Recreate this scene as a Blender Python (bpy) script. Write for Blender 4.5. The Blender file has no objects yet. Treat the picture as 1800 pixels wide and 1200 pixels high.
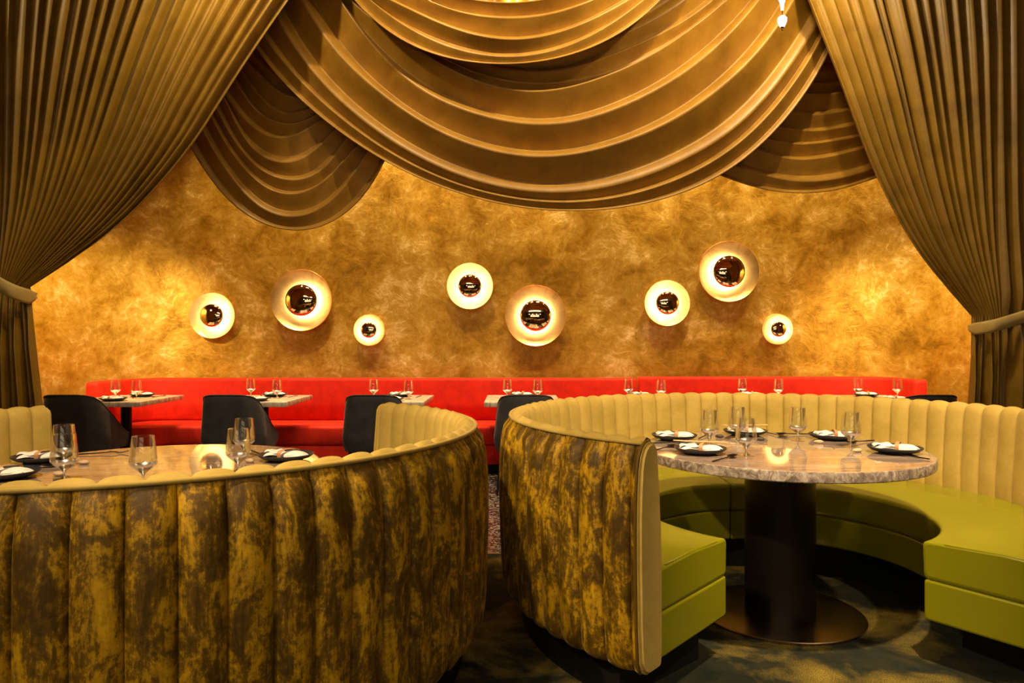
import bpy, bmesh, math, random
import numpy as np
from mathutils import Vector, Matrix
random.seed(7)
C = bpy.context.scene
COL = C.collection
PI = math.pi
# ------------------------------------------------------------------ camera
F = 1288.0; HC = 1.235; Y0 = 600.5          # focal length in px of the 1800 px frame
cam = bpy.data.cameras.new('camera'); cam.sensor_width = 36.0; cam.lens = 36.0*F/1800.0
cam.clip_start = 0.05
co = bpy.data.objects.new('camera', cam); COL.objects.link(co)
co.location = (0, 0, HC); co.rotation_euler = (PI/2, 0, 0); C.camera = co
def at(px, py, d):                            # a point d metres into the room
    return np.array([(px-900)/F*d, d, HC-(py-Y0)/F*d])
def on(px, py, h):                            # a point at height h
    d = (HC-h)*F/(py-Y0); return (px-900)/F*d, d
# ------------------------------------------------------------------ world, exposure
w = bpy.data.worlds.new('world'); C.world = w; w.use_nodes = True
w.node_tree.nodes['Background'].inputs[0].default_value = (1.0, 0.72, 0.42, 1)
w.node_tree.nodes['Background'].inputs[1].default_value = 0.02
C.view_settings.view_transform = 'Standard'; C.view_settings.look = 'None'
C.view_settings.gamma = 1; C.view_settings.use_curve_mapping = False
C.view_settings.exposure = 0.15
WARM = (1.0, 0.74, 0.42); WHITE = (1.0, 0.84, 0.62)
def spot(loc, tgt, power, deg=60, blend=0.6, col=WARM, rad=0.06):
    l = bpy.data.lights.new('spot_light', 'SPOT'); l.energy = power; l.color = col
    l.spot_size = math.radians(deg); l.spot_blend = blend; l.shadow_soft_size = rad
    o = bpy.data.objects.new('spot_light', l); COL.objects.link(o); o.location = loc
    o.rotation_euler = (Vector(tgt)-Vector(loc)).to_track_quat('-Z', 'Y').to_euler()
def area(loc, tgt, power, sx, sy, col=WARM):
    l = bpy.data.lights.new('added_fill_light', 'AREA'); l.energy = power; l.color = col
    l.shape = 'RECTANGLE'; l.size = sx; l.size_y = sy
    o = bpy.data.objects.new('added_fill_light', l); COL.objects.link(o); o.location = loc
    o.rotation_euler = (Vector(tgt)-Vector(loc)).to_track_quat('-Z', 'Y').to_euler()
# dining area: ceiling spots, plus an added fill panel and booth spots
area((0, -1.6, 4.05), (0, 1.2, 0.0), 90, 6.0, 1.2, (1.0, 0.78, 0.5))  # unseen broad panel added as soft fill from the front
spot((1.35, 1.7, 4.05), (1.3, 3.9, 0.6), 800, 52, .7)
spot((-1.4, 1.6, 4.05), (-1.4, 3.0, 0.7), 480, 56, .7)
spot((2.9, 1.2, 4.05), (1.9, 2.7, 0.4), 320, 50, .8)
spot((-2.6, 0.6, 3.6), (0.35, 2.8, 0.45), 520, 34, .8)  # added below the ceiling to rake the right booth from the left
spot((-2.2, -0.9, 3.8), (-1.0, 1.7, 0.5), 190, 44, .8)  # narrow spot added in front to light the left booth's outer back
# drape wash
for x, pw in ((-1.7, 60), (-.4, 110), (.8, 110), (1.75, 110)):
    spot((x, 4.25, 4.08), (x*.95+.1, 5.3, 2.9), pw, 120, 1, (1, .76, .42), .03)
spot((-1.5, 4.3, 4.08), (-3.0, 5.0, 2.4), 85, 100, 1, (1, .80, .48), .05)
spot((1.5, 4.3, 4.08), (3.0, 5.0, 2.4), 85, 100, 1, (1, .80, .48), .05)
spot((-2.4, 4.2, 4.08), (-3.4, 5.0, 0.8), 70, 40, 1, (1, .78, .42), .05)  # small spots added to brighten the curtain skirts
spot((2.4, 4.2, 4.08), (3.4, 5.0, 0.8), 70, 40, 1, (1, .78, .42), .05)
# behind the drapes: wall washers and banquette spots
for x in (-2.9, -1.75, -0.6, 0.55, 1.7, 2.85):
    spot((x, 6.3, 4.08), (x, 6.75, 0.6), 300, 46, .6)
    spot((x+.3, 6.6, 4.08), (x+.3, 7.5, 1.7), 230, 75, .9, (1, .72, .34))
spot((-3.7, 5.5, 2.3), (-4.15, 6.8, 1.2), 330, 90, .9, (1, .74, .34))  # unseen side spots added behind the curtains, brightening the wall's curved ends
spot((3.7, 5.5, 2.3), (4.15, 6.8, 1.2), 330, 90, .9, (1, .74, .34))
spot((1.98, 7.15, 3.55), (2.03, 7.48, 2.8), 25, 90, .8)
spot((0.05, 5.45, 4.1), (0.0, 5.8, 3.6), 60, 90, .7)
# ------------------------------------------------------------------ helpers
def setp(o, label=None, cat=None, group=None, kind=None):
    if label: o['label'] = label
    if cat: o['category'] = cat
    if group: o['group'] = group
    if kind: o['kind'] = kind
    return o
def thing(name, label, cat, loc=(0, 0, 0), rotz=0, group=None):
    o = bpy.data.objects.new(name, None); COL.objects.link(o); o.empty_display_size = .1
    o.location = loc; o.rotation_euler = (0, 0, rotz)
    return setp(o, label, cat, group)
def obj(name, V, Fc, mat, parent=None, loc=(0, 0, 0), smooth=40, uv=None, mats=None, mi=None):
    me = bpy.data.meshes.new(name)
    me.from_pydata([tuple(map(float, v)) for v in V], [], [tuple(int(i) for i in f) for f in Fc])
    me.validate(); me.update()
    for m in ([mat] if mats is None else mats): me.materials.append(m)
    if mi is not None:
        for p, i in zip(me.polygons, mi): p.material_index = i
    if smooth:
        for p in me.polygons: p.use_smooth = True
        if smooth < 180: me.set_sharp_from_angle(angle=math.radians(smooth))
    if uv is not None:
        ul = me.uv_layers.new(name='UVMap')
        for l in me.loops: ul.data[l.index].uv = uv[l.vertex_index]
    o = bpy.data.objects.new(name, me); COL.objects.link(o)
    o.parent = parent; o.location = loc
    return o
def bmobj(name, bm, mat, parent=None, loc=(0, 0, 0), smooth=40):
    bmesh.ops.recalc_face_normals(bm, faces=bm.faces)
    me = bpy.data.meshes.new(name); bm.to_mesh(me); bm.free(); me.materials.append(mat)
    if smooth:
        for p in me.polygons: p.use_smooth = True
        me.set_sharp_from_angle(angle=math.radians(smooth))
    o = bpy.data.objects.new(name, me); COL.objects.link(o); o.parent = parent; o.location = loc
    return o
def grid_faces(n, m, wrap_n=False, wrap_m=False, flip=False):
    fs = []
    for i in range(n if wrap_n else n-1):
        for j in range(m if wrap_m else m-1):
            a = i*m+j; b = ((i+1) % n)*m+j; c = ((i+1) % n)*m+(j+1) % m; d = i*m+(j+1) % m
            fs.append((a, d, c, b) if flip else (a, b, c, d))
    return fs
def tube(pts, r, seg=8, closed=False, caps=True):
    P = [np.array(p, float) for p in pts]; n = len(P); V = []
    rr = r if hasattr(r, '__len__') else [r]*n
    up0 = None
    for i in range(n):
        a = P[i-1] if (i > 0 or closed) else P[i]; b = P[(i+1) % n] if (i < n-1 or closed) else P[i]
        t = b-a; t /= (np.linalg.norm(t)+1e-12)
        u = np.cross(t, (0, 0, 1) if up0 is None else up0)
        if up0 is not None:
            u = up0-t*np.dot(up0, t)
        if np.linalg.norm(u) < 1e-3: u = np.cross(t, (1, 0, 0))
        u /= np.linalg.norm(u); up0 = u; v = np.cross(t, u)
        for k in range(seg):
            q = 2*PI*k/seg; V.append(P[i]+rr[i]*(math.cos(q)*u+math.sin(q)*v))
    Fc = grid_faces(n, seg, wrap_n=closed, wrap_m=True)
    if caps and not closed:
        Fc.append(tuple(range(seg))); Fc.append(tuple((n-1)*seg+k for k in range(seg))[::-1])
    return V, Fc
def join(*parts):
    V = []; Fc = []
    for v, f in parts:
        o = len(V); V += list(v); Fc += [tuple(i+o for i in q) for q in f]
    return V, Fc
def lathe(prof, seg=48, c=(0, 0)):
    V = []
    for (r, z) in prof:
        for k in range(seg):
            a = 2*PI*k/seg; V.append((c[0]+r*math.cos(a), c[1]+r*math.sin(a), z))
    Fc = []
    for i in range(len(prof)-1):
        for k in range(seg):
            a = i*seg+k; b = i*seg+(k+1) % seg
            Fc.append((a, b, b+seg, a+seg))
    return V, Fc
def lathe_closed(prof, seg=48):
    V, Fc = lathe(prof, seg)
    Fc.append(tuple(range(seg))[::-1]); n = len(prof)
    Fc.append(tuple((n-1)*seg+k for k in range(seg)))
    return V, Fc
def slab(name, poly, z0, z1, mat, parent=None, loc=(0, 0, 0), bev=0.01, segs=3, smooth=40):
    bm = bmesh.new()
    vs = [bm.verts.new((x, y, z0)) for x, y in poly]; f = bm.faces.new(vs)
    r = bmesh.ops.extrude_face_region(bm, geom=[f])
    for v in r['geom']:
        if isinstance(v, bmesh.types.BMVert): v.co.z = z1
    bmesh.ops.recalc_face_normals(bm, faces=bm.faces)
    if bev:
        es = [e for e in bm.edges if len(e.link_faces) == 2 and e.calc_face_angle() > 0.6]
        bmesh.ops.bevel(bm, geom=es, offset=bev, segments=segs, affect='EDGES', profile=.5)
    return bmobj(name, bm, mat, parent, loc, smooth)
def box(name, x0, x1, y0, y1, z0, z1, mat, parent=None, loc=(0, 0, 0), bev=0, segs=2):
    return slab(name, [(x0, y0), (x1, y0), (x1, y1), (x0, y1)], z0, z1, mat, parent, loc, bev, segs)
def dup(root, loc, rotz, label, group=None):
    r = root.copy(); COL.objects.link(r); r.location = loc; r.rotation_euler = (0, 0, rotz); r['label'] = label
    if group: r['group'] = group
    def rec(src, dst):
        for ch in src.children:
            c = ch.copy(); COL.objects.link(c); c.parent = dst; rec(ch, c)
    rec(root, r)
    return r
def cr(pts, n):                               # Catmull-Rom, resampled evenly
    P = np.array(pts, float)
    Q = np.vstack([2*P[0]-P[1], P, 2*P[-1]-P[-2]]); out = []
    for i in range(1, len(Q)-2):
        for t in np.linspace(0, 1, 24, endpoint=False):
            a, b, c, d = Q[i-1], Q[i], Q[i+1], Q[i+2]
            out.append(.5*((2*b)+(-a+c)*t+(2*a-5*b+4*c-d)*t*t+(-a+3*b-3*c+d)*t**3))
    out.append(P[-1]); out = np.array(out)
    L = np.r_[0, np.cumsum(np.linalg.norm(np.diff(out, axis=0), axis=1))]
    s = np.linspace(0, L[-1], n)
    return np.stack([np.interp(s, L, out[:, k]) for k in range(out.shape[1])], 1)
# ------------------------------------------------------------------ materials
class NT:
    def __init__(s, name):
        s.m = bpy.data.materials.new(name); s.m.use_nodes = True; s.t = s.m.node_tree
        s.b = s.t.nodes['Principled BSDF']; s.out = s.t.nodes['Material Output']
    def n(s, typ, **kw):
        x = s.t.nodes.new(typ)
        for k, v in kw.items():
            if k.startswith('i_'):
                key = k[2:].replace('_', ' ')
                x.inputs[key].default_value = v
            else: setattr(x, k, v)
        return x
    def l(s, a, b): s.t.links.new(a, b)
    def coords(s, scale=(1, 1, 1), uv=False, rot=(0, 0, 0), obj=True):
        tc = s.n('ShaderNodeTexCoord'); mp = s.n('ShaderNodeMapping')
        mp.inputs['Scale'].default_value = scale; mp.inputs['Rotation'].default_value = rot
        s.l(tc.outputs['UV' if uv else 'Object'], mp.inputs[0]); return mp.outputs[0]
    def noise(s, vec, scale, detail=4, rough=.55, dist=0.0):
        x = s.n('ShaderNodeTexNoise'); x.inputs['Scale'].default_value = scale
        x.inputs['Detail'].default_value = detail; x.inputs['Roughness'].default_value = rough
        x.inputs['Distortion'].default_value = dist
        if vec is not None: s.l(vec, x.inputs['Vector'])
        return x.outputs['Fac']
    def ramp(s, fac, stops):
        x = s.n('ShaderNodeValToRGB'); e = x.color_ramp.elements
        while len(e) < len(stops): e.new(.5)
        for k, (p, c) in enumerate(stops):
            e[k].position = p; e[k].color = (*c, 1) if len(c) == 3 else c
        s.l(fac, x.inputs[0]); return x.outputs[0]
    def mix(s, fac, a, b, blend='MIX'):
        x = s.n('ShaderNodeMix'); x.data_type = 'RGBA'; x.blend_type = blend
        if isinstance(fac, (int, float)): x.inputs[0].default_value = fac
        else: s.l(fac, x.inputs[0])
        for v, k in ((a, 6), (b, 7)):
            if isinstance(v, tuple): x.inputs[k].default_value = (*v, 1)
            else: s.l(v, x.inputs[k])
        return x.outputs[2]
    def math(s, op, a, b=0.0):
        x = s.n('ShaderNodeMath'); x.operation = op
        for v, k in ((a, 0), (b, 1)):
            if isinstance(v, (int, float)): x.inputs[k].default_value = v
            else: s.l(v, x.inputs[k])
        return x.outputs[0]
    def bump(s, h, strength=.3, dist=.01):
        x = s.n('ShaderNodeBump'); x.inputs['Strength'].default_value = strength
        x.inputs['Distance'].default_value = dist; s.l(h, x.inputs['Height'])
        s.l(x.outputs[0], s.b.inputs['Normal'])
    def set(s, **kw):
        for k, v in kw.items():
            key = {'col': 'Base Color', 'rough': 'Roughness', 'metal': 'Metallic', 'spec': 'Specular IOR Level',
                   'sheen': 'Sheen Weight', 'sheenr': 'Sheen Roughness', 'sheent': 'Sheen Tint', 'coat': 'Coat Weight',
                   'coatr': 'Coat Roughness', 'em': 'Emission Color', 'ems': 'Emission Strength', 'trans': 'Transmission Weight', 'ior': 'IOR'}[k]
            i = s.b.inputs[key]
            if isinstance(v, tuple): i.default_value = (*v, 1)
            elif isinstance(v, (int, float)): i.default_value = v
            else: s.l(v, i)
        return s
def velvet(name, dark, light, sheen=(1, .8, .5), sw=.6, scale=9, rough=.75, spec=.25, sr=.35):
    m = NT(name); v = m.coords()
    a = m.noise(v, scale, 6, .6, .4); b = m.noise(v, scale*9, 3, .6)
    f = m.mix(.25, m.ramp(a, [(.35, (0, 0, 0)), (.65, (1, 1, 1))]), m.ramp(b, [(.3, (0, 0, 0)), (.7, (1, 1, 1))]))
    m.set(col=m.mix(f, dark, light), rough=rough, spec=spec, sheen=sw, sheenr=sr, sheent=sheen)
    m.bump(b, .08, .003); return m.m
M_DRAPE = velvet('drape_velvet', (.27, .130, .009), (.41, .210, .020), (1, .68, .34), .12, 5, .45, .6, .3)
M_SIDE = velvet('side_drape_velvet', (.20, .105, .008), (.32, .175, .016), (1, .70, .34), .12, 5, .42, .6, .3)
M_TIE = velvet('tie_velvet', (.44, .30, .09), (.56, .40, .13), (1, .8, .5), .6, 8, .6, .35)
M_KHAKI = velvet('khaki_velvet', (.44, .305, .065), (.58, .415, .105), (1, .84, .50), .3, 7, .7, .25)
M_RED = velvet('red_velvet', (.44, .008, .002), (.66, .020, .004), (1, .22, .06), .35, 7, .7, .25)
M_GREY = velvet('charcoal_velvet', (.038, .038, .044), (.075, .073, .080), (.5, .48, .52), .35, 7, .75, .25)
def crushed():
    m = NT('crushed_velvet')
    v = m.coords((1, .42, 1), uv=True)
    a = m.noise(v, 14, 9, .74, .5)
    v2 = m.coords((1, .12, 1), uv=True); b = m.noise(v2, 95, 4, .7)
    v3 = m.coords((1, .9, 1), uv=True); c = m.noise(v3, 60, 5, .75)
    s = m.math('ADD', m.math('MULTIPLY', a, .62), m.math('ADD', m.math('MULTIPLY', b, .17), m.math('MULTIPLY', c, .21)))
    col = m.ramp(s, [(.435, (.07, .036, .001)), (.495, (.15, .080, .002)), (.545, (.44, .245, .004)), (.62, (.64, .375, .008))])
    m.set(col=col, rough=.6, spec=.3, sheen=.15, sheenr=.3, sheent=(1, .78, .3))
    m.bump(c, .15, .004); return m.m
M_CRUSH = crushed()
def leather():
    m = NT('green_leather'); v = m.coords()
    a = m.noise(v, 3, 3); b = m.noise(v, 160, 3)
    m.set(col=m.mix(a, (.20, .195, .004), (.265, .26, .006)), rough=.27, spec=.55); m.bump(b, .05, .002); return m.m
M_LEATHER = leather()
def plain(name, col, rough=.5, metal=0, spec=.5, var=.15, scale=20, bump=.05, **kw):
    m = NT(name); v = m.coords(); a = m.noise(v, scale, 4)
    lo = tuple(c*(1-var) for c in col); hi = tuple(min(1, c*(1+var)) for c in col)
    m.set(col=m.mix(a, lo, hi), rough=rough, metal=metal, spec=spec, **kw)
    if bump: m.bump(a, bump, .002)
    return m.m
M_BLACK = plain('black_lacquer', (.006, .006, .006), .6, spec=.3)
M_BLACKMETAL = plain('black_metal', (.012, .011, .010), .35, .6)
M_PLATE = plain('dark_stoneware', (.022, .023, .028), .42, scale=60)
M_LINEN = plain('white_linen', (.82, .78, .74), .85, scale=300, spec=.2, sheen=.2)
M_BAND = plain('tan_band', (.55, .27, .12), .6)
M_WOOD = plain('pale_wood', (.62, .38, .18), .5)
M_CUT = plain('black_cutlery', (.03, .026, .025), .28, .85)
M_PEB = plain('pale_pebble', (.55, .40, .26), .45, scale=60)
M_PEB2 = plain('dark_pebble', (.06, .045, .035), .4, scale=60)
M_TRIM = plain('metal_strip', (.45, .42, .40), .3, 1)
M_CEIL = plain('ceiling_paint', (.55, .40, .24), .8)
M_DWALL = plain('dark_wall_paint', (.16, .09, .035), .7, scale=3)
M_BRASS = plain('brass', (.62, .42, .17), .3, 1)
def column_mat():
    m = NT('blackened_bronze'); v = m.coords((60, 60, .6)); a = m.noise(v, 3, 4)
    m.set(col=m.mix(a, (.022, .017, .012), (.032, .025, .018)), rough=.36, metal=.75); return m.m
M_COLUMN = column_mat()
def base_mat():
    m = NT('brushed_bronze'); v = m.coords((2, 90, 1)); a = m.noise(v, 3, 4)
    m.set(col=m.mix(a, (.42, .32, .23), (.52, .40, .29)), rough=.25, metal=1); m.bump(a, .03, .002); return m.m
M_BASE = base_mat()
def marble(name, tint, edge=False):
    m = NT(name)
    if edge:
        v = m.coords((1, 1, 1)); a = m.noise(v, 26, 8, .72, 1.2); b = m.noise(v, 5, 4, .6, .6)
        c = m.ramp(a, [(.36, (.10, .075, .06)), (.47, (.26, .20, .165)), (.55, (.44, .37, .31)), (.68, (.66, .59, .52))])
        c = m.mix(m.ramp(b, [(.4, (0, 0, 0)), (.7, (.5, .5, .5))]), c, (.14, .10, .08))
        m.set(col=c, rough=.2)
    else:
        v = m.coords((.35, 2.6, 1), rot=(0, 0, .12)); a = m.noise(v, 6, 9, .68, 1.1)
        v2 = m.coords((.6, 6, 1), rot=(0, 0, .05)); b = m.noise(v2, 14, 6, .7, .5)
        s = m.math('ADD', m.math('MULTIPLY', a, .6), m.math('MULTIPLY', b, .4))
        k = tint
        c = m.ramp(s, [(.36, (.15*k, .108*k, .085*k)), (.47, (.29*k, .215*k, .17*k)), (.56, (.40*k, .305*k, .24*k)), (.68, (.56*k, .46*k, .38*k))])
        m.set(col=c, rough=.035, spec=.6)
    return m.m
M_MARBLE = marble('grey_marble', 1.0); M_MEDGE = marble('grey_marble_edge', 1.0, True)
def marble2():
    m = NT('pale_marble'); v = m.coords((1, 1, .15)); a = m.noise(v, 22, 6, .7, .8)
    m.set(col=m.ramp(a, [(.34, (.22, .15, .10)), (.46, (.52, .42, .32)), (.6, (.72, .63, .52))]), rough=.25); return m.m
M_PALE = marble2()
def plaster():
    m = NT('gold_venetian_plaster'); v = m.coords((1, 1, 1))
    big = m.noise(v, 1.1, 5, .6, .3); mid = m.noise(v, 3.6, 9, .66, .55); patch = m.noise(m.coords((1, 1, 1.3), rot=(.2, .6, .1)), 8, 7, .7, .9)
    def strokes(vs, sc, off):                    # trowel strokes, each patch in its own direction
        dn = m.n('ShaderNodeTexNoise'); dn.inputs['Scale'].default_value = 6; m.l(v, dn.inputs['Vector'])
        ad = m.n('ShaderNodeMix'); ad.data_type = 'VECTOR'; ad.inputs[0].default_value = .16; m.l(v, ad.inputs[4]); m.l(dn.outputs['Color'], ad.inputs[5])
        vo = m.n('ShaderNodeTexVoronoi'); vo.inputs['Scale'].default_value = vs; m.l(ad.outputs[1], vo.inputs['Vector'])
        sp = m.n('ShaderNodeSeparateColor'); m.l(vo.outputs['Color'], sp.inputs[0])
        vr = m.n('ShaderNodeVectorRotate'); vr.rotation_type = 'Y_AXIS'; m.l(ad.outputs[1], vr.inputs['Vector']); m.l(m.math('MULTIPLY', sp.outputs[off], 6.28), vr.inputs['Angle'])
        mp = m.n('ShaderNodeMapping'); mp.inputs['Scale'].default_value = (.45, 1, 3.0); m.l(vr.outputs[0], mp.inputs[0])
        return m.noise(mp.outputs[0], sc, 6, .7, .6)
    st = strokes(3.2, 9, 0); st2 = strokes(5.0, 12, 1)
    fine = m.math('MAXIMUM', st, st2)
    s = m.math('ADD', m.math('MULTIPLY', big, .30), m.math('ADD', m.math('MULTIPLY', mid, .34), m.math('ADD', m.math('MULTIPLY', patch, .18), m.math('MULTIPLY', fine, .22))))
    col = m.ramp(s, [(.44, (.30, .145, .006)), (.51, (.48, .265, .022)), (.565, (.60, .37, .060)), (.64, (.90, .68, .30))])
    rg = m.ramp(mid, [(.35, (.34, .34, .34)), (.65, (.52, .52, .52))])
    m.set(col=col, rough=rg, metal=.55, spec=.5)
    m.bump(m.math('ADD', patch, m.math('MULTIPLY', fine, 1.6)), .30, .010); return m.m
M_PLASTER = plaster()
def carpet():
    m = NT('mottled_carpet'); v = m.coords()
    a = m.noise(v, 2.3, 5, .6, .4); b = m.noise(v, 240, 3, .8); c = m.noise(v, 9, 4, .6)
    gold = m.mix(m.ramp(b, [(.42, (0, 0, 0)), (.62, (1, 1, 1))]), (.07, .055, .014), (.60, .42, .06))
    dk = m.mix(m.ramp(c, [(.3, (0, 0, 0)), (.7, (1, 1, 1))]), (.011, .018, .015), (.038, .034, .018))
    m.set(col=m.mix(m.ramp(a, [(.48, (0, 0, 0)), (.66, (.85, .85, .85))]), dk, gold), rough=.95, spec=.1)
    m.bump(b, .5, .006); return m.m
def terrazzo():
    m = NT('dark_terrazzo'); v = m.coords(); x = m.n('ShaderNodeTexVoronoi'); x.inputs['Scale'].default_value = 75; m.l(v, x.inputs['Vector'])
    f = m.n('ShaderNodeSeparateColor'); m.l(x.outputs['Color'], f.inputs[0])
    m.set(col=m.ramp(f.outputs[0], [(.35, (.02, .018, .017)), (.6, (.05, .045, .042)), (.72, (.30, .27, .25))]), rough=.25); return m.m
def goldleaf():
    m = NT('champagne_gold_leaf'); v = m.coords(); x = m.n('ShaderNodeTexVoronoi'); x.inputs['Scale'].default_value = 12; m.l(v, x.inputs['Vector'])
    f = m.n('ShaderNodeSeparateColor'); m.l(x.outputs['Color'], f.inputs[0]); a = m.noise(v, 8, 5, .6, .5)
    m.set(col=m.mix(m.mix(.5, m.ramp(f.outputs[0], [(.2, (0, 0, 0)), (.8, (1, 1, 1))]), m.ramp(a, [(.3, (0, 0, 0)), (.7, (1, 1, 1))])), (.52, .34, .12), (.70, .49, .20)), rough=.38, metal=.85); return m.m
M_LEAF = goldleaf()
M_MIRROR = plain('bronze_mirror', (.78, .62, .42), .02, 1, bump=0, var=.02)
def emit(name, col, s):
    m = NT(name); v = m.coords(); a = m.noise(v, 5, 2)
    m.set(col=(.8, .8, .8), em=m.mix(a, tuple(c*.98 for c in col), col), ems=s); return m.m
M_LED = emit('led_ring', (1, .80, .50), 15)
M_GLOBE = emit('lit_glass_globe', (1, .93, .82), 9)
M_BELL = emit('lit_frosted_glass', (1, .88, .68), 1.6)
def glass(name, lo, hi, rough=.02):
    """thin-walled blown glass: clear, with fresnel reflections"""
    m = NT(name); v = m.coords(); a = m.noise(v, 2, 1)
    lw = m.n('ShaderNodeLayerWeight'); lw.inputs[0].default_value = .42
    tr = m.n('ShaderNodeBsdfTransparent'); gl = m.n('ShaderNodeBsdfGlossy'); gl.inputs['Roughness'].default_value = rough
    m.l(m.mix(a, (.95, .96, .96), (.97, .98, .98)), tr.inputs[0]); gl.inputs[0].default_value = (1, .97, .93, 1)
    mr = m.n('ShaderNodeMapRange'); m.l(lw.outputs['Fresnel'], mr.inputs[0]); mr.inputs[3].default_value = lo; mr.inputs[4].default_value = hi
    mx = m.n('ShaderNodeMixShader'); m.l(mr.outputs[0], mx.inputs[0]); m.l(tr.outputs[0], mx.inputs[1]); m.l(gl.outputs[0], mx.inputs[2])
    m.l(mx.outputs[0], m.out.inputs[0]); return m.m
M_GLASS = glass('clear_glass', .0, .5); M_GLASSB = glass('thick_glass', .45, .9, .2)

# ------------------------------------------------------------------ setting
CZ = 4.15
def struct(o): o['kind'] = 'structure'; return o
def quad(name, pts, mat): return struct(obj(name, pts, [(0, 1, 2, 3)], mat, smooth=0))
box_floor = struct(box('floor', -6, 6, -5, 4.26, -.1, 0, carpet()))
struct(box('floor', -6, 6, 4.275, 7.8, -.1, 0, terrazzo()))
struct(box('trim_1', -6, 6, 4.26, 4.275, -.1, .002, M_TRIM))
struct(box('ceiling', -6, 6, -5, 7.8, CZ, CZ+.1, M_CEIL))
struct(box('wall_front', -6, 6, -5.1, -5, 0, CZ, M_DWALL))
def wallstrip(name, path, mat, th=.1):
    n = len(path); P = [np.array(p, float) for p in path]; V = []
    for i in range(n):
        a = P[max(0, i-1)]; b = P[min(n-1, i+1)]; t = (b-a)/np.linalg.norm(b-a); nr = np.array([-t[1], t[0]])*th
        for q, z in ((P[i], 0), (P[i], CZ), (P[i]+nr, CZ), (P[i]+nr, 0)): V.append((q[0], q[1], z))
    Fc = grid_faces(n, 4, wrap_m=True); Fc += [(0, 1, 2, 3), tuple(4*(n-1)+k for k in (3, 2, 1, 0))]
    return struct(obj(name, V, Fc, mat, smooth=30))
path = [(-4.25, 5.5), (-4.25, 5.9), (-4.25, 6.35)]
path += [(-3.10-1.15*math.cos(a), 6.35+1.15*math.sin(a)) for a in np.linspace(.06, PI/2, 24)]
path += [(x, 7.5) for x in np.linspace(-2.5, 2.5, 6)]
path += [(3.10+1.15*math.cos(a), 6.35+1.15*math.sin(a)) for a in np.linspace(PI/2, .06, 24)]
path += [(4.25, 6.35), (4.25, 5.9), (4.25, 5.5)]
wallstrip('wall_back', path, M_PLASTER)
struct(box('wall_left', -6.1, -6, -5, 5.5, 0, CZ, M_DWALL)); struct(box('wall_left', -6, -4.36, 5.5, 5.6, 0, CZ, M_DWALL))
struct(box('wall_right', 6, 6.1, -5, 5.5, 0, CZ, M_DWALL)); struct(box('wall_right', 4.36, 6, 5.5, 5.6, 0, CZ, M_DWALL))

# ------------------------------------------------------------------ drapes
def smooth_line(P, k=2, w=9):
    P = P.copy()
    for _ in range(k):
        Q = np.pad(P, ((w, w), (0, 0)), mode='reflect', reflect_type='odd')
        c = np.stack([np.convolve(Q[:, j], np.ones(2*w+1)/(2*w+1), 'valid') for j in range(P.shape[1])], 1)
        P = c
    return P
def folds(crests, D, N=150, amp=.42, nu=9, maxamp=.11, bow=.0, lipz=.0):
    """crests: pixel polylines, top to bottom; returns a fold surface grid at depth D"""
    Cs = [smooth_line(cr(c, N)) for c in crests]; K = len(Cs); rows = []
    us = [0, .03, .08, .18, .32, .46, .58, .66, .71, .76, .82, .88, .95]
    s = np.linspace(0, 1, N); dep = D-bow*np.sin(PI*s)
    W = [np.stack([(c[:, 0]-900)/F*dep, dep, HC-(c[:, 1]-Y0)/F*dep], 1) for c in Cs]
    for k in range(K-1):
        gap = np.linalg.norm(W[k+1]-W[k], axis=1); A = np.minimum(maxamp, amp*gap)
        A2 = np.minimum(maxamp, amp*np.linalg.norm(W[min(K-1, k+2)]-W[k+1], axis=1)) if k < K-2 else A*.6
        A0 = A
        for u in us:
            q = u+.16*math.sin(PI*u)*(1 if u > .26 else u/.26)*.0
            P = W[k]*(1-q)+W[k+1]*q
            if u < .71:
                t = u/.71; g = A0*(1-(.65*t**.8+.35*(3*t*t-2*t**3)))
            else:
                t = (u-.71)/.29; g = A2*math.sin(t*PI/2)**.9
            wv = .03*A*np.sin(s*23+k*1.7+u*3)*math.sin(PI*u)
            P = P.copy(); P[:, 1] -= g+wv
            rows.append(P)
    P = W[-1].copy(); P[:, 1] -= A*.6; rows.append(P)
    P = P.copy(); P[:, 1] += .035; P[:, 2] += .012; rows.append(P)      # turned hem
    return rows
def sheet(name, rows, mat, label, cat, parent=None, th=.006):
    G = np.array(rows); G[:, :, 2] = np.minimum(G[:, :, 2], CZ-.005)
    n, m = G.shape[:2]; loc = np.array([G[:, :, 0].mean(), G[:, :, 1].mean(), G[:, :, 2].min()])
    V = (G-loc).reshape(-1, 3)
    o = obj(name, V, grid_faces(n, m, flip=True), mat, parent, loc=tuple(loc), smooth=180)
    md = o.modifiers.new('thickness', 'SOLIDIFY'); md.thickness = th; md.offset = 0
    if label: setp(o, label, cat)
    return o
def p4(L, ox, oy, s): return [(ox+x/s, oy+y/s) for x, y in L]
def up(pts, left=True, right=True, dx=1.0, yt=-118):
    """carry a fold line on, up to the rail"""
    P = [tuple(map(float, p)) for p in pts]
    if left:
        a, b = P[0], P[1]; k = (yt-a[1])/((a[1]-b[1]) or -1); k = max(0, k)
        x = a[0]+(a[0]-b[0])*k*.75; P = [(x, yt)]+P
    if right:
        a, b = P[-1], P[-2]; k = (yt-a[1])/((a[1]-b[1]) or -1); k = max(0, k)
        x = a[0]+(a[0]-b[0])*k*.75; P = P+[(x, yt)]
    return P
E_ = [(430, 60), (455, 100), (495, 154), (540, 189), (593, 233), (652, 276), (673, 287), (757, 327), (833, 352), (933, 373), (1000, 377), (1067, 373), (1167, 357), (1233, 333), (1277, 313), (1333, 267), (1383, 213), (1433, 143), (1462, 95), (1478, 50)]
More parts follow.
